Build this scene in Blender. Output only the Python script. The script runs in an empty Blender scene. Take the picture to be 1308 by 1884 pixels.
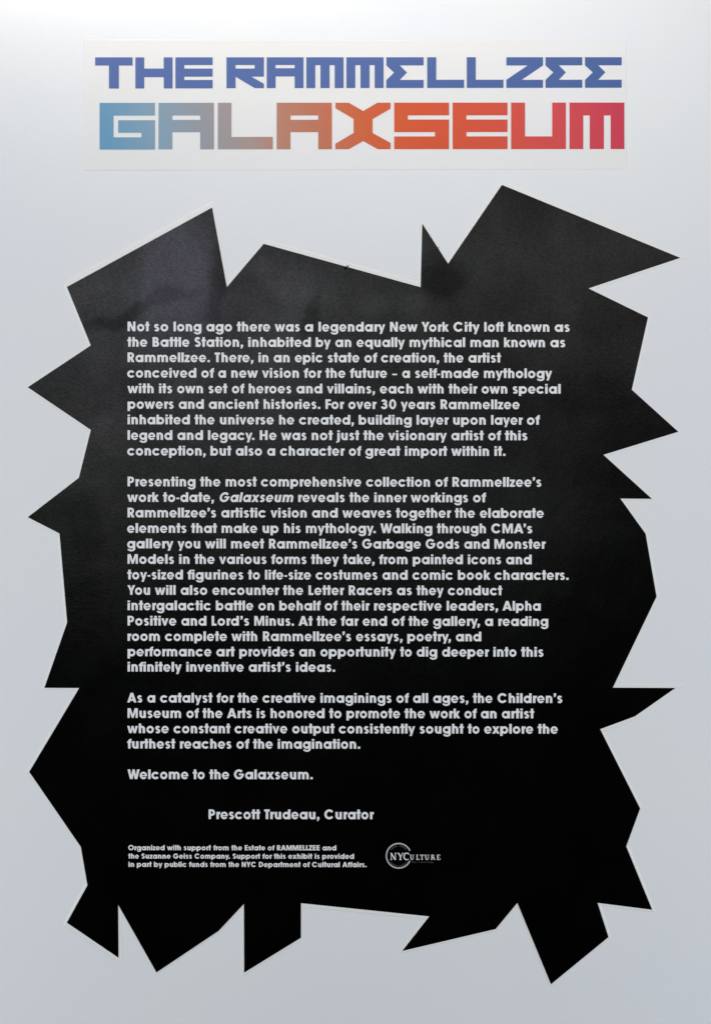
import bpy, math, random
from mathutils import Vector
from mathutils.geometry import delaunay_2d_cdt
random.seed(4)
sc = bpy.context.scene
R = math.radians

def lin(r, g, b):
    f = lambda c: (c/255/12.92) if c/255 <= .04045 else ((c/255+.055)/1.055)**2.4
    return (f(r), f(g), f(b), 1)

# ---------------------------------------------------------------- camera
# wall plane is y = 0, one photo pixel is one millimetre, picture centre is 1.5 m above the floor
D = 3.6
cam = bpy.data.cameras.new('camera'); co = bpy.data.objects.new('camera', cam); sc.collection.objects.link(co)
co.location = (0, -D, 1.5); co.rotation_euler = (R(90), 0, 0)
cam.sensor_fit = 'VERTICAL'; cam.sensor_height = 24; cam.lens = 24*D/1.884
cam.clip_start = .05; cam.clip_end = 100
sc.camera = co
# ---------------------------------------------------------------- world, lamps, exposure
w = bpy.data.worlds.new('World'); sc.world = w; w.use_nodes = True
bg = w.node_tree.nodes['Background']; bg.inputs[0].default_value = (.75, .85, 1, 1); bg.inputs[1].default_value = .004
sc.view_settings.view_transform = 'Standard'; sc.view_settings.look = 'None'
sc.view_settings.exposure = 0; sc.view_settings.gamma = 1; sc.view_settings.use_curve_mapping = False

def area(name, loc, target, sx, sy, power, col):
    l = bpy.data.lights.new(name, 'AREA'); l.shape = 'RECTANGLE'; l.size = sx; l.size_y = sy
    l.energy = power; l.color = col
    o = bpy.data.objects.new(name, l); sc.collection.objects.link(o); o.location = loc
    o.rotation_euler = (Vector(target)-Vector(loc)).to_track_quat('-Z', 'Y').to_euler()
    return o
area('side_light', (-4.2, -2.4, 1.2), (0, 0, 1.1), .8, 1.6, 155, (.885, .94, 1))
area('side_light', (4.2, -2.4, 1.2), (0, 0, 1.1), .8, 1.6, 152, (.885, .94, 1))
area('wall_washer', (-.16, -.35, 2.75), (-.05, 0, 2.3), 1.8, .075, 5.5, (1, .95, .90))
area('room_glow', (-.95, -4.1, 2.66), (-.5, 0, 1.9), 2.0, 1.5, 9.8, (.95, .995, 1))
area('room_glow', (.95, -4.1, 2.66), (.5, 0, 1.9), 1.7, 1.3, 4.0, (1, .97, .97))
area('low_sheen_fill', (-.35, -4.15, 1.60), (-.2, 0, 1.3), 2.3, .62, 2.0, (.96, .99, .96))  # added strip lamp that carries the panel's sheen further down
area('violet_sheen_fill', (-.67, -3.95, 2.30), (0, 0, 1.9), .27, .46, .5, (.60, .47, 1))  # added small lamp, only for the violet reflection on the panel
# ---------------------------------------------------------------- materials
def mat(name, base, rough=.5, spec=.5):
    m = bpy.data.materials.new(name); m.use_nodes = True
    b = m.node_tree.nodes['Principled BSDF']
    b.inputs['Base Color'].default_value = base; b.inputs['Roughness'].default_value = rough
    b.inputs['Specular IOR Level'].default_value = spec
    return m, m.node_tree, b
def nd(t, typ, **k):
    n = t.nodes.new(typ)
    for a, v in k.items():
        if a in n.inputs: n.inputs[a].default_value = v
        else: setattr(n, a, v)
    return n
def coords(t): return nd(t, 'ShaderNodeTexCoord').outputs['Object']
def noise(t, vec, scale, detail=2, rough=.5, stretch=None):
    if stretch:
        mp = nd(t, 'ShaderNodeMapping'); mp.inputs['Scale'].default_value = stretch
        t.links.new(vec, mp.inputs['Vector']); vec = mp.outputs[0]
    n = nd(t, 'ShaderNodeTexNoise', Scale=scale, Detail=detail, Roughness=rough)
    t.links.new(vec, n.inputs['Vector']); return n.outputs['Fac']
def bump(t, b, layers):
    prev = None
    for h, strength, dist in layers:
        n = nd(t, 'ShaderNodeBump'); n.inputs['Strength'].default_value = strength; n.inputs['Distance'].default_value = dist
        t.links.new(h, n.inputs['Height'])
        if prev: t.links.new(prev, n.inputs['Normal'])
        prev = n.outputs[0]
    t.links.new(prev, b.inputs['Normal'])
def maprange(t, v, a, b_, c, d):
    n = nd(t, 'ShaderNodeMapRange'); t.links.new(v, n.inputs['Value'])
    for i, x in zip(('From Min', 'From Max', 'To Min', 'To Max'), (a, b_, c, d)): n.inputs[i].default_value = x
    return n.outputs[0]
def mixcol(t, f, a, b_):
    n = nd(t, 'ShaderNodeMix', data_type='RGBA')
    if isinstance(f, float): n.inputs[0].default_value = f
    else: t.links.new(f, n.inputs[0])
    n.inputs[6].default_value = a; n.inputs[7].default_value = b_
    return n.outputs[2]

WALL, t, b = mat('wall_paint', (.80, .80, .80, 1), .62, .35)
c = coords(t)
t.links.new(mixcol(t, maprange(t, noise(t, c, 2.6, 4), .35, .65, 0, 1), (.785, .79, .812, 1), (.805, .805, .80, 1)), b.inputs['Base Color'])
bump(t, b, [(noise(t, c, 210, 3, .6), .35, .0006), (noise(t, c, 46, 2, .5, (1, 1, 2.2)), .30, .0012), (noise(t, c, 5, 2), .25, .006)])

SHEET, t, b = mat('cream_vinyl', (.8, .8, .8, 1), .45, .4)
c = coords(t)
t.links.new(mixcol(t, maprange(t, noise(t, c, 4, 5), .38, .62, 0, 1), (.80, .785, .758, 1), (.815, .80, .797, 1)), b.inputs['Base Color'])
bump(t, b, [(noise(t, c, 160, 3, .6), .25, .0005), (noise(t, c, 22, 3, .5, (1, 1, 1.8)), .35, .002)])

EDGE, t, b = mat('cut_vinyl_edge', (.835, .82, .785, 1), .4, .5)
c = coords(t); bump(t, b, [(noise(t, c, 60, 3), .3, .001)])

BLACK, t, b = mat('black_printed_vinyl', (.0004, .0004, .0004, 1), .24, .5)
c = coords(t)
big = noise(t, c, 6.5, 5, .6)
t.links.new(maprange(t, big, .3, .7, .165, .215), b.inputs['Roughness'])
cloud = maprange(t, noise(t, c, 5.5, 6, .62, (1, 1, .8)), .36, .64, .38, .66)
grain = maprange(t, noise(t, c, 190, 3, .7, (1, 1, 1.6)), .25, .75, .62, 1.38)
mu = nd(t, 'ShaderNodeMath', operation='MULTIPLY'); t.links.new(cloud, mu.inputs[0]); t.links.new(grain, mu.inputs[1])
# uneven reflections painted into the film's specular level and tint, each softly outlined
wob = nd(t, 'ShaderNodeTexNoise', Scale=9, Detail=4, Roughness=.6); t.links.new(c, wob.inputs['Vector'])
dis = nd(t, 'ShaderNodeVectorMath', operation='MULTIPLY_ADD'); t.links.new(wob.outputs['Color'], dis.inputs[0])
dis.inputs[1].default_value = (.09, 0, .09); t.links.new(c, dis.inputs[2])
def sheen_patch(px, py, rx, ry, rot=0, hard=.35):
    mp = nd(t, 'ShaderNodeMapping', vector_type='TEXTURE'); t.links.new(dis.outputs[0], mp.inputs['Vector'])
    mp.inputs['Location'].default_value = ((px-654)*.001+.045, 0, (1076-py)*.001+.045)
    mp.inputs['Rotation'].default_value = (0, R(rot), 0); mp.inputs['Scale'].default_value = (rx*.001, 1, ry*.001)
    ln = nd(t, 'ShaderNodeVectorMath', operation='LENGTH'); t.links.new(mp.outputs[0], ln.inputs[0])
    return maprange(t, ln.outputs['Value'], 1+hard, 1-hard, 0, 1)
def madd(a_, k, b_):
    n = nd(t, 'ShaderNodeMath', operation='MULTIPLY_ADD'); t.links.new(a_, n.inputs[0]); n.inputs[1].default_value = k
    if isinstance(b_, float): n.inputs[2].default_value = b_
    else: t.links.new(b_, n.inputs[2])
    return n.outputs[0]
vio = sheen_patch(325, 510, 62, 105, 0, .30)  # violet reflection put into the film's specular level and tint
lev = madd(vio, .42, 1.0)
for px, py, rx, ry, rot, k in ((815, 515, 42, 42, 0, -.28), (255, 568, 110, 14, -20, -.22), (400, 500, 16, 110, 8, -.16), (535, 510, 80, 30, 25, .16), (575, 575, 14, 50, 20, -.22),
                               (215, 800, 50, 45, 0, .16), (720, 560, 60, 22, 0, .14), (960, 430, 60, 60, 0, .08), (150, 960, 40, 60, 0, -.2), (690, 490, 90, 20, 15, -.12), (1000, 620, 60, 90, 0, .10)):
    lev = madd(sheen_patch(px, py, rx, ry, rot), k*1.7, lev)
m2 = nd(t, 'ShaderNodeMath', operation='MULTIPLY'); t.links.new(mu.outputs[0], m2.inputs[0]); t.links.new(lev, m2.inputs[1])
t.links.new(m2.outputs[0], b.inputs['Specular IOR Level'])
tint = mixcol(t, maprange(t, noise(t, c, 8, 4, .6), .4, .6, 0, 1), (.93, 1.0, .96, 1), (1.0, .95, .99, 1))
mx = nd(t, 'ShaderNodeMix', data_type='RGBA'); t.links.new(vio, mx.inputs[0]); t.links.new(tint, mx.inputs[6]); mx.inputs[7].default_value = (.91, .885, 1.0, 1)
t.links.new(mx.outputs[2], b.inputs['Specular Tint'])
bump(t, b, [(noise(t, c, 330, 3, .7), .25, .0005), (noise(t, c, 75, 3, .6, (1, 1, 2)), .08, .0008),
            (noise(t, c, 7, 3, .5), .30, .0035)])

INK, t, b = mat('white_print', (.86, .855, .85, 1), .5, .3)
GREY, t, b = mat('grey_print', (.50, .53, .55, 1), .5, .3)
DIM, t, b = mat('dim_grey_print', (.085, .082, .075, 1), .5, .3)

BLUE, t, b = mat('blue_print', lin(80, 108, 172), .45, .4)
c = coords(t)
sx = nd(t, 'ShaderNodeSeparateXYZ'); t.links.new(c, sx.inputs[0])
ramp = nd(t, 'ShaderNodeValToRGB'); t.links.new(maprange(t, sx.outputs[0], -.48, .50, 0, 1), ramp.inputs[0])
ramp.color_ramp.elements[0].color = lin(88, 109, 164); ramp.color_ramp.elements[1].color = lin(72, 98, 154)
t.links.new(ramp.outputs[0], b.inputs['Base Color'])
bump(t, b, [(noise(t, c, 160, 3, .6), .25, .0005)])

RAIN, t, b = mat('gradient_print', (1, 1, 1, 1), .45, .4)
c = coords(t)
sx = nd(t, 'ShaderNodeSeparateXYZ'); t.links.new(c, sx.inputs[0])
ma = nd(t, 'ShaderNodeMath', operation='MULTIPLY_ADD'); t.links.new(sx.outputs[2], ma.inputs[0]); ma.inputs[1].default_value = .22
t.links.new(sx.outputs[0], ma.inputs[2])
ramp = nd(t, 'ShaderNodeValToRGB'); t.links.new(maprange(t, ma.outputs[0], -.47, .494, 0, 1), ramp.inputs[0])
cr = ramp.color_ramp
stops = [(0, (104, 153, 186)), (.10, (132, 160, 180)), (.19, (150, 152, 158)), (.27, (168, 148, 143)), (.335, (184, 130, 108)),
         (.40, (190, 118, 92)), (.50, (208, 98, 58)), (.60, (214, 86, 50)), (.74, (214, 82, 60)), (.87, (211, 74, 76)), (1, (200, 58, 82))]
while len(cr.elements) < len(stops): cr.elements.new(.5)
for e, (p, k) in zip(cr.elements, stops): e.position = p; e.color = lin(*k)
t.links.new(ramp.outputs[0], b.inputs['Base Color'])
bump(t, b, [(noise(t, c, 160, 3, .6), .25, .0005)])

# ---------------------------------------------------------------- helpers
MM = .001
def P3(px, py, d=0.0): return ((px-654)*MM, -d, 1.5+(942-py)*MM)
def mesh_obj(name, verts, faces, m, parent=None):
    me = bpy.data.meshes.new(name); me.from_pydata(verts, [], faces); me.materials.append(m); me.update()
    o = bpy.data.objects.new(name, me); sc.collection.objects.link(o)
    if parent is not None: o.parent = parent
    return o
def empty(name, label, cat):
    o = bpy.data.objects.new(name, None); o.empty_display_size = .1; sc.collection.objects.link(o)
    o['label'] = label; o['category'] = cat
    return o
def ccw(p):
    a = sum(p[i][0]*p[(i+1) % len(p)][1]-p[(i+1) % len(p)][0]*p[i][1] for i in range(len(p)))
    return p if a > 0 else p[::-1]
def solve(ops):
    """boolean-add ('+') and cut ('-') 2-D outlines in order, return triangles without overlap"""
    vs, fs = [], []
    for s, p in ops:
        p = ccw(p); fs.append(list(range(len(vs), len(vs)+len(p)))); vs += [Vector(q) for q in p]
    ov, oe, of, _, _, ofo = delaunay_2d_cdt(vs, [], fs, 1, 1e-6)
    tri = []
    for f, src in zip(of, ofo):
        if src and ops[max(src)][0] == '+': tri.append(tuple(f))
    used = sorted({i for f in tri for i in f}); ix = {k: n for n, k in enumerate(used)}
    return [(ov[i][0], ov[i][1]) for i in used], [tuple(ix[i] for i in f) for f in tri]
def el(cx, cy, rx, ry, a0=0, a1=360, n=30):
    full = abs(a1-a0) >= 360
    k = n if full else max(4, int(n*abs(a1-a0)/360))
    return [(cx+rx*math.cos(R(a0+(a1-a0)*i/k)), cy+ry*math.sin(R(a0+(a1-a0)*i/k))) for i in range(k if full else k+1)]
def rc(x0, y0, x1, y1): return [(x0, y0), (x1, y0), (x1, y1), (x0, y1)]
def stroke(pts, th):
    L_, R_ = [], []
    for i, p in enumerate(pts):
        a = pts[max(i-1, 0)]; c_ = pts[min(i+1, len(pts)-1)]
        dx, dy = c_[0]-a[0], c_[1]-a[1]; l = math.hypot(dx, dy) or 1
        h = (th[i] if isinstance(th, list) else th)/2
        L_.append((p[0]-dy/l*h, p[1]+dx/l*h)); R_.append((p[0]+dy/l*h, p[1]-dx/l*h))
    return L_+R_[::-1]

# ---------------------------------------------------------------- geometric sans lettering
X, C, T, H, OS = .527, .707, .178, .128, .010
RY = X/2+OS; CY = X/2
RI, RIY = .116, .118
G = {}
def ring(cx, rx=.268): return [('+', el(cx, CY, rx, RY)), ('-', el(cx, CY, rx-.15, RIY))]
def arch(x0, x1, top=X, up=1):
    cx, rx = (x0+x1)/2, (x1-x0)/2
    o = [('+', [(x1, 0), (x1, top-rx)] + el(cx, top+OS-rx, rx, rx, 0, 180, 30) + [(x0, top-rx), (x0, 0)]),
         ('-', [(x1-T, -.05), (x1-T, top-.22)] + el(cx, top-.215, rx-T, .095, 0, 180, 24) + [(x0+T, -.05)])]
    return o
def g(ch, adv, *ops): G[ch] = (adv, list(ops))
g('a', .66, *ring(.312), ('+', rc(.627-T, 0, .627, X)))
g('b', .66, *ring(.348), ('+', rc(.033, 0, .033+T, C)))
def copen(cx, cy, rx, ry, tx, ty, a1, a2):
    far = 1.5
    return [('+', el(cx, cy, rx, ry)), ('-', el(cx, cy, rx-tx, ry-ty)),
            ('-', [(cx+.02, cy)] + [(cx+far*rx*math.cos(R(a)), cy+far*ry*math.sin(R(a))) for a in (a2, 0, a1)])]
g('c', .64, *copen(.320, CY, .290, RY, .158, .150, 37, -37))
g('d', .66, *ring(.312), ('+', rc(.627-T, 0, .627, C)))
g('e', .64, ('+', el(.32, CY, .276, RY)), ('-', el(.32, CY, .276-.15, RY-.135)),
  ('-', [(.34, .205), (.7, .205), (.7, .09), (.45, .145), (.40, .165)]), ('+', rc(.10, .205, .53, .292)))
g('f', .28, ('+', [(.24, 0), (.24, .50)]+el(.295, .50, .055, .075, 180, 90, 30)+[(.315, .577), (.315, C+.005)]+el(.29, .50, .222, .212, 90, 180, 40)+[(.068, 0)]),
  ('+', rc(.0, X-.122, .318, X)))
g('g', .66, ('+', el(.34, -.03, .287, .195, 180, 360)), ('-', rc(.02, -.055, .3, .0)), ('-', el(.34, -.03, .287-T+.01, .078, 180, 360)),
  *ring(.312), ('+', rc(.627-T, -.03, .627, X)))
g('h', .60, *arch(.065, .54), ('+', rc(.065, 0, .065+T, C)))
g('i', .24, ('+', rc(.034, 0, .034+T, X)), ('+', rc(.034, .588, .034+T, C)))
g('j', .26, ('+', [(.044, X), (.044+T, X), (.044+T, -.04), (.17, -.13), (.08, -.185), (-.03, -.19), (-.03, -.085), (.03, -.07), (.044, -.03)]), ('+', rc(.044, .588, .044+T, C)))
g('k', .58, ('+', rc(.06, 0, .06+T, C)), ('+', [(.2, .20), (.2, .30), (.355, X), (.56, X), (.385, .285), (.58, 0), (.37, 0), (.24, .2)]))
g('l', .24, ('+', rc(.034, 0, .034+T, C)))
g('m', .94, *arch(.385, .875), ('+', [(0, 0)]*0 or rc(.385, 0, .385+T, X-.14)), *[(s, p) for s, p in arch(.065, .557)], ('+', rc(.065, 0, .065+T, X)))
g('n', .60, *arch(.065, .54), ('+', rc(.065, 0, .065+T, X)))
g('o', .64, *ring(.32, .270))
g('p', .66, *ring(.348), ('+', rc(.033, -.170, .033+T, X)))
g('q', .66, *ring(.312), ('+', rc(.627-T, -.170, .627, X)))
g('r', .32, ('+', rc(.06, 0, .06+T, X)), ('+', [(.2, .25), (.235, .325), (.28, .365), (.345, .38), (.345, X+.008), (.29, X), (.235, X-.045), (.2, X-.07)]))
def sshape(cx, top, k, ky, th, adv, ch):
    # two arcs joined by a slanting spine
    r1, r2 = k*.90, k
    h = top+2*OS; c1y = top+OS-th/2-ky*.88; c2y = -OS+th/2+ky
    p = [(cx+r1*math.cos(R(a)), c1y+ky*.88*math.sin(R(a))) for a in range(18, 236, 12)]
    p += [(cx+.0+r2*math.cos(R(a)), c2y+ky*math.sin(R(a))) for a in range(52, -164, -12)]
    g(ch, adv, ('+', stroke(p, th)))
sshape(.222, X, .118, .098, .138, .44, 's')
sshape(.26, C, .150, .142, .152, .52, 'S')
g('t', .30, ('+', rc(.072, 0, .072+T, C)), ('+', rc(-.008, X-.122, .322, X)))
g('u', .60, *[(s, [(.605-x, X-y) for x, y in p]) for s, p in arch(.065, .54)], ('+', rc(.54-T, 0, .54, X)))
g('v', .56, ('+', [(.008, X), (.192, X), (.28, .20), (.368, X), (.552, X), (.355, 0), (.205, 0)]))
g('w', .80, ('+', [(.006, X), (.182, X), (.252, .215), (.33, X), (.47, X), (.548, .215), (.618, X), (.794, X), (.636, 0), (.475, 0), (.40, .29), (.325, 0), (.164, 0)]))
g('x', .56, ('+', [(.02, X), (.21, X), (.28, .39), (.35, X), (.54, X), (.372, .268), (.555, 0), (.36, 0), (.28, .14), (.20, 0), (.005, 0), (.188, .268)]))
g('y', .58, ('+', [(.006, X), (.196, X), (.302, .225), (.395, X), (.575, X), (.305, -.178), (.125, -.178), (.212, .03)]))
g('z', .46, ('+', [(.035, X), (.44, X), (.44, X-.095), (.245, .13), (.44, .13), (.44, 0), (.02, 0), (.02, .095), (.215, X-.13), (.035, X-.13)]))
g(',', .28, ('+', [(.065, .16), (.235, .16), (.235, .02), (.15, -.13), (.045, -.13), (.085, 0), (.065, 0)]))
g('.', .28, ('+', rc(.055, 0, .055+T, .155)))
g('-', .42-.05, ('+', rc(.045, .20, .325, .315)))
g('–', .50, ('+', rc(.05, .20, .45, .305)))
g('’', .28, ('+', [(.055, C), (.225, C), (.225, .56), (.15, .44), (.05, .44), (.09, .55), (.055, .55)]))
g('0', .56, ('+', el(.28, C/2, .25, C/2+OS)), ('-', el(.28, C/2, .095, C/2-.13)))
g('3', .56, ('+', stroke([(.27+.135*math.cos(R(a)), .51+.125*math.sin(R(a))) for a in range(165, -91, -15)], .148)),
  ('+', stroke([(.27+.16*math.cos(R(a)), .225+.158*math.sin(R(a))) for a in range(90, -171, -15)], .155)), ('+', rc(.2, .32, .3, .435)))
K = .178
g('A', .74, ('+', [(.012, 0), (.205, 0), (.252, .125), (.488, .125), (.535, 0), (.728, 0), (.468, C), (.272, C)]), ('-', [(.298, .245), (.442, .245), (.37, .455)]))
g('B', .58, ('+', [(.06, 0), (.33, 0)]+el(.33, .203, .215, .203, -90, 90)+[(.06, .406)]), ('+', [(.06, .33), (.30, .33)]+el(.30, .52, .19, .187, -90, 90)+[(.06, C)]),
  ('-', [(.235, .13), (.31, .13)]+el(.31, .20, .06, .07, -90, 90)+[(.235, .27)]), ('-', [(.235, .43), (.285, .43)]+el(.285, .503, .05, .073, -90, 90)+[(.235, .576)]))
g('C', .78, *copen(.40, C/2, .36, C/2+OS, .17, .155, 37, -37))
g('D', .70, ('+', [(.06, 0), (.29, 0)]+el(.29, C/2, .365, C/2, -90, 90)+[(.06, C)]), ('-', [(.235, .15), (.29, .15)]+el(.29, C/2, .19, C/2-.15, -90, 90)+[(.235, C-.15)]))
g('E', .52, ('+', rc(.06, 0, .48, C)), ('-', rc(.06+K, .135, .6, .29)), ('-', rc(.06+K, .42, .6, C-.135)))
g('F', .48, ('+', rc(.06, 0, .46, C)), ('-', rc(.06+K, -.1, .6, .28)), ('-', rc(.06+K, .41, .6, C-.14)))
g('G', .84, ('+', el(.41, C/2, .37, C/2+OS)), ('-', el(.41, C/2, .20, C/2-.145)), ('-', [(.42, .41), (.95, .41), (.95, .60), (.70, .60), (.585, .49)]), ('+', rc(.41, .29, .785, .41)))
g('H', .68, ('+', rc(.06, 0, .62, C)), ('-', rc(.06+K, -.1, .62-K, .285)), ('-', rc(.06+K, .425, .62-K, .8)))
g('L', .44, ('+', rc(.06, 0, .42, C)), ('-', rc(.06+K, .14, .6, .8)))
g('M', .90, ('+', [(.055, 0), (.055, C), (.29, C), (.45, .26), (.61, C), (.845, C), (.845, 0), (.68, 0), (.68, .47), (.515, 0), (.385, 0), (.22, .47), (.22, 0)]))
g('N', .74, ('+', [(.065, 0), (.065, C), (.27, C), (.49, .27), (.49, C), (.665, C), (.665, 0), (.46, 0), (.24, .44), (.24, 0)]))
g('O', .84, ('+', el(.42, C/2, .38, C/2+OS)), ('-', el(.42, C/2, .21, C/2-.145)))
g('P', .56, ('+', [(.06, 0), (.06, C), (.31, C)]+el(.31, .475, .225, .232, 90, -90)+[(.235, .243), (.235, 0)]), ('-', [(.235, .37), (.30, .37)]+el(.30, .473, .075, .103, -90, 90)+[(.235, .576)]))
g('R', .58, ('+', [(.06, 0), (.06, C), (.31, C)]+el(.31, .482, .225, .225, 90, -60)+[(.57, 0), (.37, 0), (.25, .257), (.235, .257), (.235, 0)]), ('-', [(.235, .385), (.30, .385)]+el(.30, .48, .075, .095, -90, 90)+[(.235, .575)]))
g('T', .42, ('+', rc(.21-K/2, 0, .21+K/2, C)), ('+', rc(.006, C-.145, .414, C)))
g('W', .90, ('+', [(.006, C), (.19, C), (.275, .27), (.375, C), (.525, C), (.625, .27), (.71, C), (.894, C), (.715, 0), (.53, 0), (.45, .38), (.37, 0), (.185, 0)]))
g('Y', .62, ('+', [(.006, C), (.205, C), (.31, .45), (.415, C), (.614, C), (.40, .28), (.40, 0), (.22, 0), (.22, .28)]))
g('Z', .50, ('+', [(.03, C), (.48, C), (.48, C-.10), (.24, .14), (.48, .14), (.48, 0), (.015, 0), (.015, .10), (.25, C-.14), (.03, C-.14)]))
KERN = {'Yo': -.075, 'Tr': -.05, 'We': -.05, 'Wa': -.06, 'y.': -.08, 'y,': -.08, 'Fo': -.04, 'A’': -.08, '’s': -.05, 'yo': -.02, 'ow': -.01, 'rk': .0,
        'r.': -.05, 'ry': .0, 'n’': -.03, 'e’': -.03, 'd’': -.0, 't’': -.02, 'LZ': -.02, 'LL': -.02, 'Th': -.0}
# advance widths fitted to the printed lines
FIT = {',': .269, '-': .29, '.': .267, '0': .592, '3': .592, 'A': .725, 'B': .60, 'C': .814, 'G': .809, 'H': .702, 'L': .454, 'M': .857, 'N': .717, 'P': .593, 'R': .602, 'S': .543,
       'T': .461, 'W': .926, 'Y': .60, 'a': .676, 'b': .635, 'c': .615, 'd': .656, 'e': .611, 'f': .303, 'g': .65, 'h': .58, 'i': .272, 'k': .529, 'l': .258, 'm': .909, 'n': .595,
       'o': .63, 'r': .336, 's': .465, 't': .326, 'u': .606, 'v': .526, 'w': .791, 'x': .57, 'y': .527, 'z': .416, '–': .482, '’': .33}
for ch_, nw in FIT.items():
    old, ops_ = G[ch_]
    if nw < old and ch_ not in 'ci,.': G[ch_] = (nw, [(s_, [(x*nw/old, y) for x, y in p]) for s_, p in ops_])
    elif nw > old: G[ch_] = (nw, [(s_, [(x+(nw-old)*.5, y) for x, y in p]) for s_, p in ops_])
    else: G[ch_] = (nw, ops_)
TRI = {}
def glyph(ch):
    if ch not in TRI:
        vs, fs = solve(G[ch][1]); TRI[ch] = (vs, fs, min(v[0] for v in vs), max(v[0] for v in vs))
    return TRI[ch]
def lay(word, em):
    """pen positions (in em) of a word, ink start at 0; returns list and ink width and advance"""
    pen, out = 0, []
    for i, ch in enumerate(word):
        if i: pen += KERN.get(word[i-1]+ch, 0)
        out.append((ch, pen)); pen += G[ch][0]
    l = glyph(word[0])[2]; r = out[-1][1]+glyph(word[-1])[3]
    return [(c_, p-l) for c_, p in out], r-l, pen-l
def text_line(words, end, base, em, parent, depth, slope=.0012, italic=()):
    verts, faces = [], []
    for k, (wd, x0) in enumerate(words):
        items, ink, adv = lay(wd, em)
        if k+1 < len(words):
            nxt = words[k+1][1]; tgt = nxt-x0
            nat = (adv+.287+glyph(words[k+1][0][0])[2])*em
            s = max(.955, min(1.045, 1+(tgt-nat)/(ink*em)*.9))
        else: s = max(.955, min(1.045, (end-x0)/(ink*em)))
        sh = .19 if wd in italic else 0
        for ch, p in items:
            vs, fs, _, _ = glyph(ch); n = len(verts)
            for vx, vy in vs:
                px = x0+(p+vx+sh*vy)*em*s
                verts.append(P3(px, base-vy*em+(px-235)*slope, depth))
            faces += [tuple(i+n for i in f) for f in fs]
    return mesh_obj('text_line', verts, faces, INK, parent)

# ---------------------------------------------------------------- wall (the background)
wall = mesh_obj('wall', [(-4, 0, -.2), (4, 0, -.2), (4, 0, 4.6), (-4, 0, 4.6), (-4, .12, -.2), (4, .12, -.2), (4, .12, 4.6), (-4, .12, 4.6)],
                [(0, 1, 2, 3), (5, 4, 7, 6), (4, 0, 3, 7), (1, 5, 6, 2), (3, 2, 6, 7), (4, 5, 1, 0)], WALL)
wall['kind'] = 'structure'

# ---------------------------------------------------------------- title sheet
title = empty('title_sticker', 'rectangular cream vinyl sheet with large blue and blue-to-red block letters, above the black panel', 'sign')
title.location = P3(653, 193)
def local(o, root):
    for v in o.data.vertices: v.co -= root.location
def slab(name, outline, d, chamf, m, parent, d0=0.0):
    """a thin sheet with a chamfered edge; outline in photo millimetres"""
    inner = inset(outline, -chamf)
    n = len(outline)
    vs = [P3(x, y, d0) for x, y in outline]+[P3(x, y, d) for x, y in inner]
    fs = [(i, (i+1) % n, n+(i+1) % n, n+i) for i in range(n)]
    tv, tf = solve([('+', inner)])
    o = len(vs); vs += [P3(x, y, d) for x, y in tv]; fs += [tuple(i+o for i in f) for f in tf]
    # the cut edge curls and flattens a little along its length
    return mesh_obj(name, vs, fs, m, parent)
def inset(poly, d, jit=0, cap=2.6):
    """offset an outline outwards by d (mitred), photo coordinates"""
    a = sum(poly[i][0]*poly[(i+1) % len(poly)][1]-poly[(i+1) % len(poly)][0]*poly[i][1] for i in range(len(poly)))
    s = 1 if a > 0 else -1
    out = []; n = len(poly)
    for i in range(n):
        p0, p1, p2 = Vector(poly[i-1]), Vector(poly[i]), Vector(poly[(i+1) % n])
        e1 = (p1-p0).normalized(); e2 = (p2-p1).normalized()
        n1 = Vector((e1.y, -e1.x))*s; n2 = Vector((e2.y, -e2.x))*s
        d1 = d[i-1] if isinstance(d, list) else d; d2 = d[i] if isinstance(d, list) else d
        den = e1.x*e2.y-e1.y*e2.x
        q1 = p1+n1*d1; q2 = p1+n2*d2
        if abs(den) < .05: q = (q1+q2)/2
        else:
            tt = ((q2.x-q1.x)*e2.y-(q2.y-q1.y)*e2.x)/den
            q = q1+e1*tt
        v = q-p1; m = cap*max(abs(d1), abs(d2), .01)
        if v.length > m: q = p1+v*(m/v.length)
        out.append((q.x, q.y))
    return out
o = slab('vinyl_sheet', [(154.3, 73), (400, 73.2), (652, 73.6), (900, 75.3), (1152, 77), (1152, 311.8), (154.3, 313.8)], .00055, .9, SHEET, title); local(o, title)

def letter(ops, m, y0=0):
    tv, tf = solve(ops)
    o = mesh_obj('letter', [P3(x, y, .0009) for x, y in tv], tf, m, title); local(o, title); return o
tt_, bb = 105.7, 162.7
def skew(p): return [(x, y-(x-176)*.0011*(1 if y > 130 else .3)) for x, y in p]
def LT(*ops): letter([(s, skew(p)) for s, p in ops], BLUE)
def rm(x0, x1): # M with two slots
    w_ = (x1-x0)/68.4
    return [('+', rc(x0, tt_, x1, bb)), ('-', rc(x0+16.4*w_, 120.3, x0+25.8*w_, bb+2)), ('-', rc(x0+42.6*w_, 120.3, x0+52*w_, bb+2))]
def sig(x0, x1):
    w_ = (x1-x0)/68.5
    f = lambda a: x0+a*w_
    return [('+', [(x0, tt_), (x1, tt_), (x1, 120.7), (f(24.8), 120.7), (f(38), 134.3), (f(24.8), 147.9), (x1, 147.9), (x1, bb), (x0, bb), (x0, 148.2), (f(14.3), 134.3), (x0, 121)])]
LT(('+', rc(175.8, tt_, 244.6, 120.8)), ('+', rc(201.2, 119, 219.5, bb+.5)))
LT(('+', rc(249.7, tt_, 318.1, bb+.4)), ('-', rc(266, 100, 301.8, 126.4)), ('-', rc(266, 142.3, 301.8, 170)))
LT(('+', rc(323.3, tt_, 391.7, bb+.3)), ('-', rc(339.6, 120, 395, 126.4)), ('-', rc(339.6, 141.5, 395, 147.5)))
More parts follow.
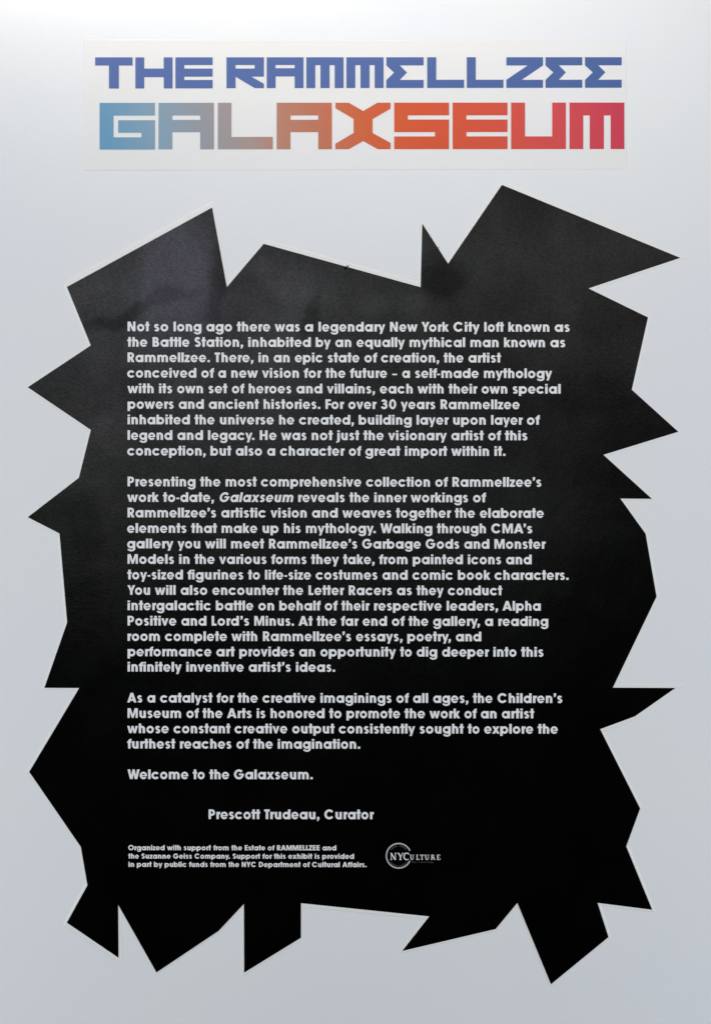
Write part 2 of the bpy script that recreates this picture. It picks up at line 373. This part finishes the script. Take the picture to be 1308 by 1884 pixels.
LT(('+', rc(417.1, tt_, 485.9, 141.6)), ('+', rc(417.1, 140, 433.8, bb)), ('+', [(433.8, 141.6), (432, 139), (462.8, 139), (462.8, 141.6), (485.9, 154.6), (485.9, bb), (469.2, bb)]), ('-', rc(433.8, 120, 468.8, 126.4)))
LT(('+', rc(491, tt_, 558.6, bb)), ('-', rc(507.3, 120, 542.3, 125.8)), ('-', rc(507.3, 141.2, 542.3, 170)))
LT(*rm(563.8, 632.2)); LT(*rm(637.3, 705.6))
LT(*sig(710.6, 779.1))
LT(('+', rc(785.7, tt_, 853.5, bb)), ('-', rc(802.3, 90, 860, 147.7)))
LT(('+', rc(858.4, tt_, 925.7, bb)), ('-', rc(874.9, 90, 930, 147.7)))
LT(('+', [(931.1, tt_), (998.4, tt_), (998.4, 120.9), (959.6, 147.9), (998.4, 147.9), (998.4, bb), (931.1, bb), (931.1, 147.9), (969.9, 120.9), (931.1, 120.9)]))
LT(*sig(1003, 1070.6)); LT(*sig(1075.6, 1142.9))
t2, b2 = 189.4, 275
def LR(*ops): letter([(s, [(x, y-(x-184)*.0006) for x, y in p]) for s, p in ops], RAIN)
LR(('+', rc(184.1, t2, 285.9, b2+.4)), ('-', rc(209.6, 212.9, 290, 221.4)), ('-', rc(209.6, 212.9, 218.3, 252.8)), ('-', rc(209.6, 244.5, 260.9, 252.8)))
def bigA(x0, x1): LR(('+', rc(x0, t2, x1, b2)), ('-', rc(x0+25.4, 212.8, x1-25.2, 220.8)), ('-', rc(x0+25.4, 243.6, x1-25.2, 280)))
bigA(292.3, 394)
LR(('+', rc(401.2, t2, 502.2, b2)), ('-', rc(426.2, 180, 510, 252.2)))
bigA(509.3, 610.7)
LR(('+', [(617.1, t2), (641.7, t2), (668.1, 204.7), (694.3, t2), (718.4, t2), (718.4, 200.6), (685.4, 219.6), (685.4, 245.1), (718.4, 263.4), (718.4, b2), (694.9, b2),
          (668.1, 260), (641.7, b2), (617.1, b2), (617.1, 264.8), (650.5, 245.1), (650.5, 219.4), (617.1, 199.6)]))
LR(('+', rc(725.1, t2, 825.8, b2)), ('-', rc(750.2, 212.8, 830, 220.5)), ('-', rc(720, 243.6, 800.2, 251.5)))
LR(('+', rc(832.4, t2, 933.2, b2)), ('-', rc(857.6, 212.8, 940, 220.5)), ('-', rc(857.6, 243.6, 940, 251.5)))
LR(('+', rc(939.8, t2, 1040.5, b2)), ('-', rc(965.4, 180, 1015.3, 251.6)))
LR(('+', rc(1047.1, t2, 1147.8, b2)), ('-', rc(1072.3, 213.2, 1084.3, 280)), ('-', rc(1110.3, 213.2, 1122.7, 280)))

# ---------------------------------------------------------------- black jagged panel
panel = empty('text_panel', 'large jagged black vinyl panel printed with white paragraphs, below the title sheet', 'sign')
panel.location = P3(654, 1076)
PTS = [(390.5, 382), (417.7, 528.5), (485.4, 448.7), (773.7, 528.5), (776.7, 411.7), (824.1, 485.4), (923, 340.3), (1250.8, 474.5), (1081.9, 530.7),
       (1191.2, 584), (1161.4, 717), (1247, 794.4), (1109.3, 836.8), (1198.5, 917.8), (1140.4, 917.3), (1186.8, 982), (1206.9, 1097.7), (1126.6, 1265),
       (1241.8, 1265.6), (1167, 1318), (1103.3, 1341.5), (1176.8, 1487.4), (1151.2, 1557), (1199, 1673.7), (1098.6, 1661), (1118.7, 1724), (1013, 1810.7),
       (951.3, 1661), (911.3, 1709.2), (739.8, 1749.5), (789.5, 1685.9), (553.8, 1661.6), (553.8, 1725.2), (449.6, 1789.3), (449.2, 1662.8), (402.7, 1712.5),
       (288.5, 1789), (218, 1664.3), (218.8, 1762), (123.8, 1697.5), (161.7, 1628.7), (149.5, 1558), (54.7, 1420), (146.5, 1265.8), (82.5, 1265.5),
       (124.5, 1145), (110.4, 981.5), (52, 951.5), (146, 879), (168, 791), (52, 712.5), (168, 635.5), (124, 528)]
# the clear margin was cut by hand: wider on some edges
wid = []
for i in range(len(PTS)):
    a, b_ = PTS[i], PTS[(i+1) % len(PTS)]
    top_edge = i in (2, 6, len(PTS)-1)
    wid.append({2: 7.0, 6: 6.5, len(PTS)-1: 9.0, 17: 5.5, 19: 6.0, 37: 6.5, 38: 6.5, 30: 5.5}.get(i, random.uniform(1.8, 3.4)))
margin = inset(PTS, wid)
o = slab('clear_margin', inset(margin, 1.0), .0006, 1.0, EDGE, panel); local(o, panel)
tv, tf = solve([('+', PTS)])
# finer faces so the film can lie unevenly on the wall
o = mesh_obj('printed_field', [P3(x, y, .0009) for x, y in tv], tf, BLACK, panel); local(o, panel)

def crease(pts, wd, hgt):
    """a small raised fold in the film"""
    vs, fs = [], []
    n = len(pts)
    for i, (x, y) in enumerate(pts):
        a, c_ = pts[max(i-1, 0)], pts[min(i+1, n-1)]
        dx, dy = c_[0]-a[0], c_[1]-a[1]; l = math.hypot(dx, dy)
        k = math.sin(math.pi*(i+.15)/(n-.7)); hw = wd*k
        vs += [P3(x-dy/l*hw, y+dx/l*hw, .00085), P3(x, y, .0009+hgt*k), P3(x+dy/l*hw, y-dx/l*hw, .00085)]
    for i in range(n-1):
        for j in (0, 1): fs.append((3*i+j, 3*i+j+1, 3*i+j+4, 3*i+j+3))
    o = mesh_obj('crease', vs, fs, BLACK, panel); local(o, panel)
crease([(640.5, 488), (638.5, 491), (635.5, 494), (632, 497)], 1.8, .003)
crease([(806.5, 455), (803.5, 458), (800, 461)], 1.6, .002)
crease([(131, 1144), (136, 1149), (143, 1153)], 1.2, .0005)
crease([(133, 1160), (139, 1159), (146, 1161)], 1.2, .0005)

LINES = """609.5 1047.8|Not 48|so 200|long 311|ago 499|there 672|was 890|a 1062|legendary 1140|New R241|York R421|City R604|loft R780|known R918|as R1183
637.9 1039.5|the 46|Battle 191|Station, 432|inhabited 738|by 1124|an 1236|equally R50|mythical R353|man R701|known R893|as R1158
666.2 921.3|Rammellzee. 48|There, 546|in 797|an 884|epic 1005|state 1194|of R95|creation, R190|the R547|artist R690
694.7 1015|conceived 46|of 470|a 567|new 641|vision 817|for 1056|the 1179|future R12|– R253|a R311|self-made R385|mythology R778
723.3 1030.8|with 47|its 228|own 332|set 511|of 645|heroes 741|and 1014|villains, 1188|each R183|with R398|their R575|own R765|special R943
752 955.3|powers 48|and 341|ancient 513|histories. 826|For 1180|over R3|30 R189|years R303|Rammellzee R530
780.6 992.6|inhabited 48|the 430|universe 576|he 915|created, 1029|building R62|layer R393|upon R602|layer R819|of R1024
809.2 969.5|legend 48|and 333|legacy. 508|He 804|was 926|not 1101|just 1242|the R88|visionary R231|artist R592|of R803|this R897
837.9 930|conception, 46|but 522|also 667|a 847|character 920|of R6|great R100|import R326|within R591|it. R838
894.7 995.2|Presenting 48|the 462|most 609|comprehensive 811|collection R104|of R500|Rammellzee’s R598
923.3 893.7|work 46|to-date, 250|Galaxseum 570|reveals 1024|the R8|inner R151|workings R359|of R716
951.8 999.7|Rammellzee’s 48|artistic 584|vision 866|and 1103|weaves 1276|together R274|the R611|elaborate R755
980.2 978.5|elements 46|that 411|make 586|up 820|his 942|mythology. 1068|Walking R186|through R508|CMA’s R820
1008.7 1003.2|gallery 46|you 334|will 491|meet 640|Rammellzee’s 857|Garbage R82|Gods R445|and R666|Monster R838
1037.2 977.5|Models 48|in 343|the 430|various 572|forms 869|they 1097|take, 1280|from R178|painted R371|icons R686|and R905
1065.8 1045.3|toy-sized 46|figurines 390|to 736|life-size 834|costumes 1124|and R198|comic R369|book R629|characters. R839
1094.2 923.5|You 47|will 204|also 352|encounter 533|the 936|Letter 1083|Racers R5|as R281|they R392|conduct R572
1122.5 994.2|intergalactic 48|battle 553|on 796|behalf 916|of 1176|their 1270|respective R150|leaders, R565|Alpha R884
1150.7 1008|Positive 48|and 356|Lord’s 529|Minus. 773|At 1025|the 1129|far 1268|end R85|of R252|the R346|gallery, R488|a R784|reading R861
1179 885|room 48|complete 262|with 642|Rammellzee’s 822|essays, R47|poetry, R340|and R618
1207.2 999|performance 48|art 556|provides 687|an 1030|opportunity 1151|to R298|dig R394|deeper R539|into R832|this R990
1235.4 616.6|infinitely 48|inventive 384|artist’s 741|ideas. 1011
1292.3 1033.7|As 46|a 161|catalyst 234|for 557|the 677|creative 820|imaginings 1151|of R278|all R373|ages, R488|the R714|Children’s R856
1320.6 982.3|Museum 48|of 385|the 476|Arts 617|is 787|honored 866|to 1200|promote 1300|the R323|work R467|of R667|an R761|artist R881
1348.7 1025.4|whose 46|constant 311|creative 660|output 990|consistently 1256|sought R411|to R685|explore R780|the R1085
1376.9 662.5|furthest 46|reaches 348|of 671|the 765|imagination. 907
1433.1 575.5|Welcome 48|to 421|the 515|Galaxseum. 657"""
for row in LINES.split('\n'):
    f = row.split('|'); base, end = map(float, f[0].split())
    words = []
    for s in f[1:]:
        wd, x = s.rsplit(' ', 1)
        words.append((wd, (640+float(x[1:])/3.114) if x[0] == 'R' else 220+float(x)/3.114))
    ital = ('Galaxseum',) if 'work' in row[:25] else ()
    o = text_line(words, end, base, 25.0, panel, .0011, italic=ital)
    local(o, panel)
    if ital: o['label'] = 'line of white text with one word in italics'
q = 3.847
o = text_line([('Prescott', 370+55/q), ('Trudeau,', 370+448/q), ('Curator', 370+873/q)], 687.6, 1506.5, 25.0, panel, .0011); local(o, panel); o['label'] = 'indented line with a name and the word Curator'
SMALL = """1563.9 618.9|Organized 64|with 452|support 620|from 915|the 1095|Estate 1230|of R207|RAMMELLZEE R298|and R754
1579.4 651.3|the 64|Suzanne 197|Geiss 514|Company. 728|Support 1110|for R153|this R268|exhibit R412|is R677|provided R752
1594.6 674.3|in 66|part 150|by 321|public 428|funds 671|from 883|the 1066|NYC 1200|Department R118|of R560|Cultural R650|Affairs. R953"""
for row in SMALL.split('\n'):
    f = row.split('|'); base, end = map(float, f[0].split())
    words = []
    for s in f[1:]:
        wd, x = s.rsplit(' ', 1)
        words.append((wd, (455+float(x[1:])/5.45) if x[0] == 'R' else 225+float(x)/5.45))
    o = text_line(words, end, base, 13.15, panel, .0011); local(o, panel); o['label'] = 'small line of white credit text at the foot of the panel'

# logo: open ring, serif capitals, hairline lettering
logo = bpy.data.objects.new('logo', None); logo.empty_display_size = .02; sc.collection.objects.link(logo)
logo.parent = panel; logo.location = Vector(P3(733.3, 1574.3))-panel.location
logo['label'] = 'round emblem with an open ring and serif capitals'
def lg(name, ops, m=GREY, d=.0011):
    tv, tf = solve(ops)
    o = mesh_obj(name, [P3(x, y, d) for x, y in tv], tf, m, logo)
    for v in o.data.vertices: v.co -= Vector(P3(733.3, 1574.3))
    return o
cx, cy = 733.3, 1574.3
lg('ring', [('+', [(cx+23.7*math.cos(R(a)), cy-23.7*math.sin(R(a))) for a in range(24, 337, 4)]+[(cx+21.4*math.cos(R(a)), cy-21.4*math.sin(R(a))) for a in range(336, 23, -4)])])
def ser(ch, x0, x1, y0, y1):
    w_, h_ = x1-x0, y1-y0
    th, tn = .165*h_, .085*h_
    S_ = lambda x, w2: rc(x-w2, y0, x+w2, y0+.07*h_)
    B_ = lambda x, w2: rc(x-w2, y1-.07*h_, x+w2, y1)
    if ch == 'N': ops = [rc(x0+.10*w_, y0, x0+.10*w_+tn, y1), rc(x1-.12*w_-tn, y0, x1-.12*w_, y1), [(x0, y0), (x0+th*1.2, y0), (x1-.1*w_, y1), (x1-.1*w_-th*1.1, y1)], B_(x0+.15*w_, .16*w_), S_(x1-.14*w_, .16*w_)]
    elif ch == 'Y': m_ = (x0+x1)/2; ops = [rc(m_-th/2, y0+.5*h_, m_+th/2, y1), [(x0+.05*w_, y0), (x0+.05*w_+th*1.2, y0), (m_+th/2, y0+.55*h_), (m_-th/2, y0+.55*h_)], [(x1-.08*w_-tn, y0), (x1-.08*w_, y0), (m_+th/2, y0+.55*h_), (m_, y0+.5*h_)], S_(x0+.16*w_, .16*w_), S_(x1-.12*w_, .14*w_), B_(m_, .18*w_)]
    elif ch == 'C':
        m_ = x0+.55*w_; rx = .55*w_; ry = h_/2+.2; my = (y0+y1)/2
        pts = [(m_+(rx-th/2)*math.cos(R(a)), my-(ry-tn/2)*math.sin(R(a))) for a in range(42, 322, 14)]
        n = len(pts); ops = [stroke(pts, [tn+(th-tn)*math.sin(math.pi*i/(n-1)) for i in range(n)]), rc(x1-.12*w_-tn, y0, x1-.12*w_, y0+.25*h_)]
    elif ch == 'L': ops = [rc(x0+.15*w_, y0, x0+.15*w_+th, y1), rc(x0, y1-tn, x1, y1), rc(x1-tn, y1-.28*h_, x1, y1), S_(x0+.25*w_, .26*w_)]
    elif ch == 'T': m_ = (x0+x1)/2; ops = [rc(m_-th/2, y0, m_+th/2, y1), rc(x0, y0, x1, y0+tn), rc(x0, y0, x0+tn*.8, y0+.24*h_), rc(x1-tn*.8, y0, x1, y0+.24*h_), B_(m_, .2*w_)]
    elif ch == 'U':
        xa, xb = x0+.12*w_, x1-.12*w_
        pts = [(xa+th/2, y0)]+[((xa+xb)/2+(xb-xa-th)/2*math.cos(R(a)), y1-.34*h_-(.30*h_)*math.sin(R(a))) for a in range(180, 361, 20)]+[(xb-tn/2, y0)]
        n = len(pts); ops = [stroke(pts, [th-(th-tn)*i/(n-1) for i in range(n)]), S_(xa+th/2, .2*w_), S_(xb-tn/2, .17*w_)]
    elif ch == 'R':
        a_ = x0+.12*w_; ops = [rc(a_, y0, a_+th, y1), stroke([(a_+th, y0+tn/2), (a_+.4*w_, y0+tn/2), (a_+.58*w_, y0+.12*h_), (a_+.62*w_, y0+.25*h_), (a_+.56*w_, y0+.4*h_), (a_+.4*w_, y0+.5*h_), (a_+th, y0+.5*h_)], tn*1.4), [(a_+.3*w_, y0+.5*h_), (a_+.3*w_+th*1.2, y0+.48*h_), (x1+.05*w_, y1), (x1+.05*w_-th*1.2, y1)], B_(a_+th/2, .22*w_)]
    elif ch == 'E': a_ = x0+.12*w_; ops = [rc(a_, y0, a_+th, y1), rc(x0, y0, x1-.06*w_, y0+tn), rc(x0, y1-tn, x1, y1), rc(a_, y0+.45*h_, x1-.25*w_, y0+.45*h_+tn), rc(x1-.06*w_-tn*.8, y0, x1-.06*w_, y0+.22*h_), rc(x1-tn*.8, y1-.26*h_, x1, y1)]
    lg('letter', [('+', p) for p in ops], INK)
for ch, x0, x1 in (('N', 717.9, 729.4), ('Y', 730.8, 742.4), ('C', 741.9, 753.2)): ser(ch, x0, x1, 1569.0, 1581.9)
for ch, x0, x1 in (('U', 754.2, 761.6), ('L', 765.4, 771.4), ('T', 772.2, 780), ('U', 781.3, 789.4), ('R', 792.4, 799.9), ('E', 803.2, 809.8)): ser(ch, x0, x1, 1572.4, 1581.7)
ops = []
for a in list(range(42, 142, 6)):
    if a in (90, 96): continue
    for rr, sp in ((18.6, 1.6), (17.2, 1.0)):
        q0 = R(a+random.uniform(-1, 1)); ops.append(('+', stroke([(cx+rr*math.cos(q0-.035*sp), cy-rr*math.sin(q0-.035*sp)), (cx+rr*math.cos(q0+.035*sp), cy-rr*math.sin(q0+.035*sp))], .8)))
for a in list(range(218, 322, 6)):
    if a == 266: continue
    q0 = R(a+random.uniform(-1, 1)); ops.append(('+', stroke([(cx+17.9*math.cos(q0), cy-17.9*math.sin(q0)), (cx+19.6*math.cos(q0+.05), cy-19.6*math.sin(q0+.05))], 1.0)))
lg('fine_print', ops, DIM)['kind'] = 'stuff'
ops = []
x = 758.0
while x < 795.5:
    wd = random.uniform(.9, 1.7)
    if abs(x-766) > 1 and abs(x-772.5) > 1 and abs(x-785) > 1:
        ops += [('+', rc(x, 1585.0, x+.5, 1587.2)), ('+', rc(x, 1585.0+random.choice((0, .9, 1.7)), x+wd, 1585.5+random.choice((0, .9, 1.7))+.3))]
    x += wd+.6
lg('fine_print', ops, DIM)['kind'] = 'stuff'
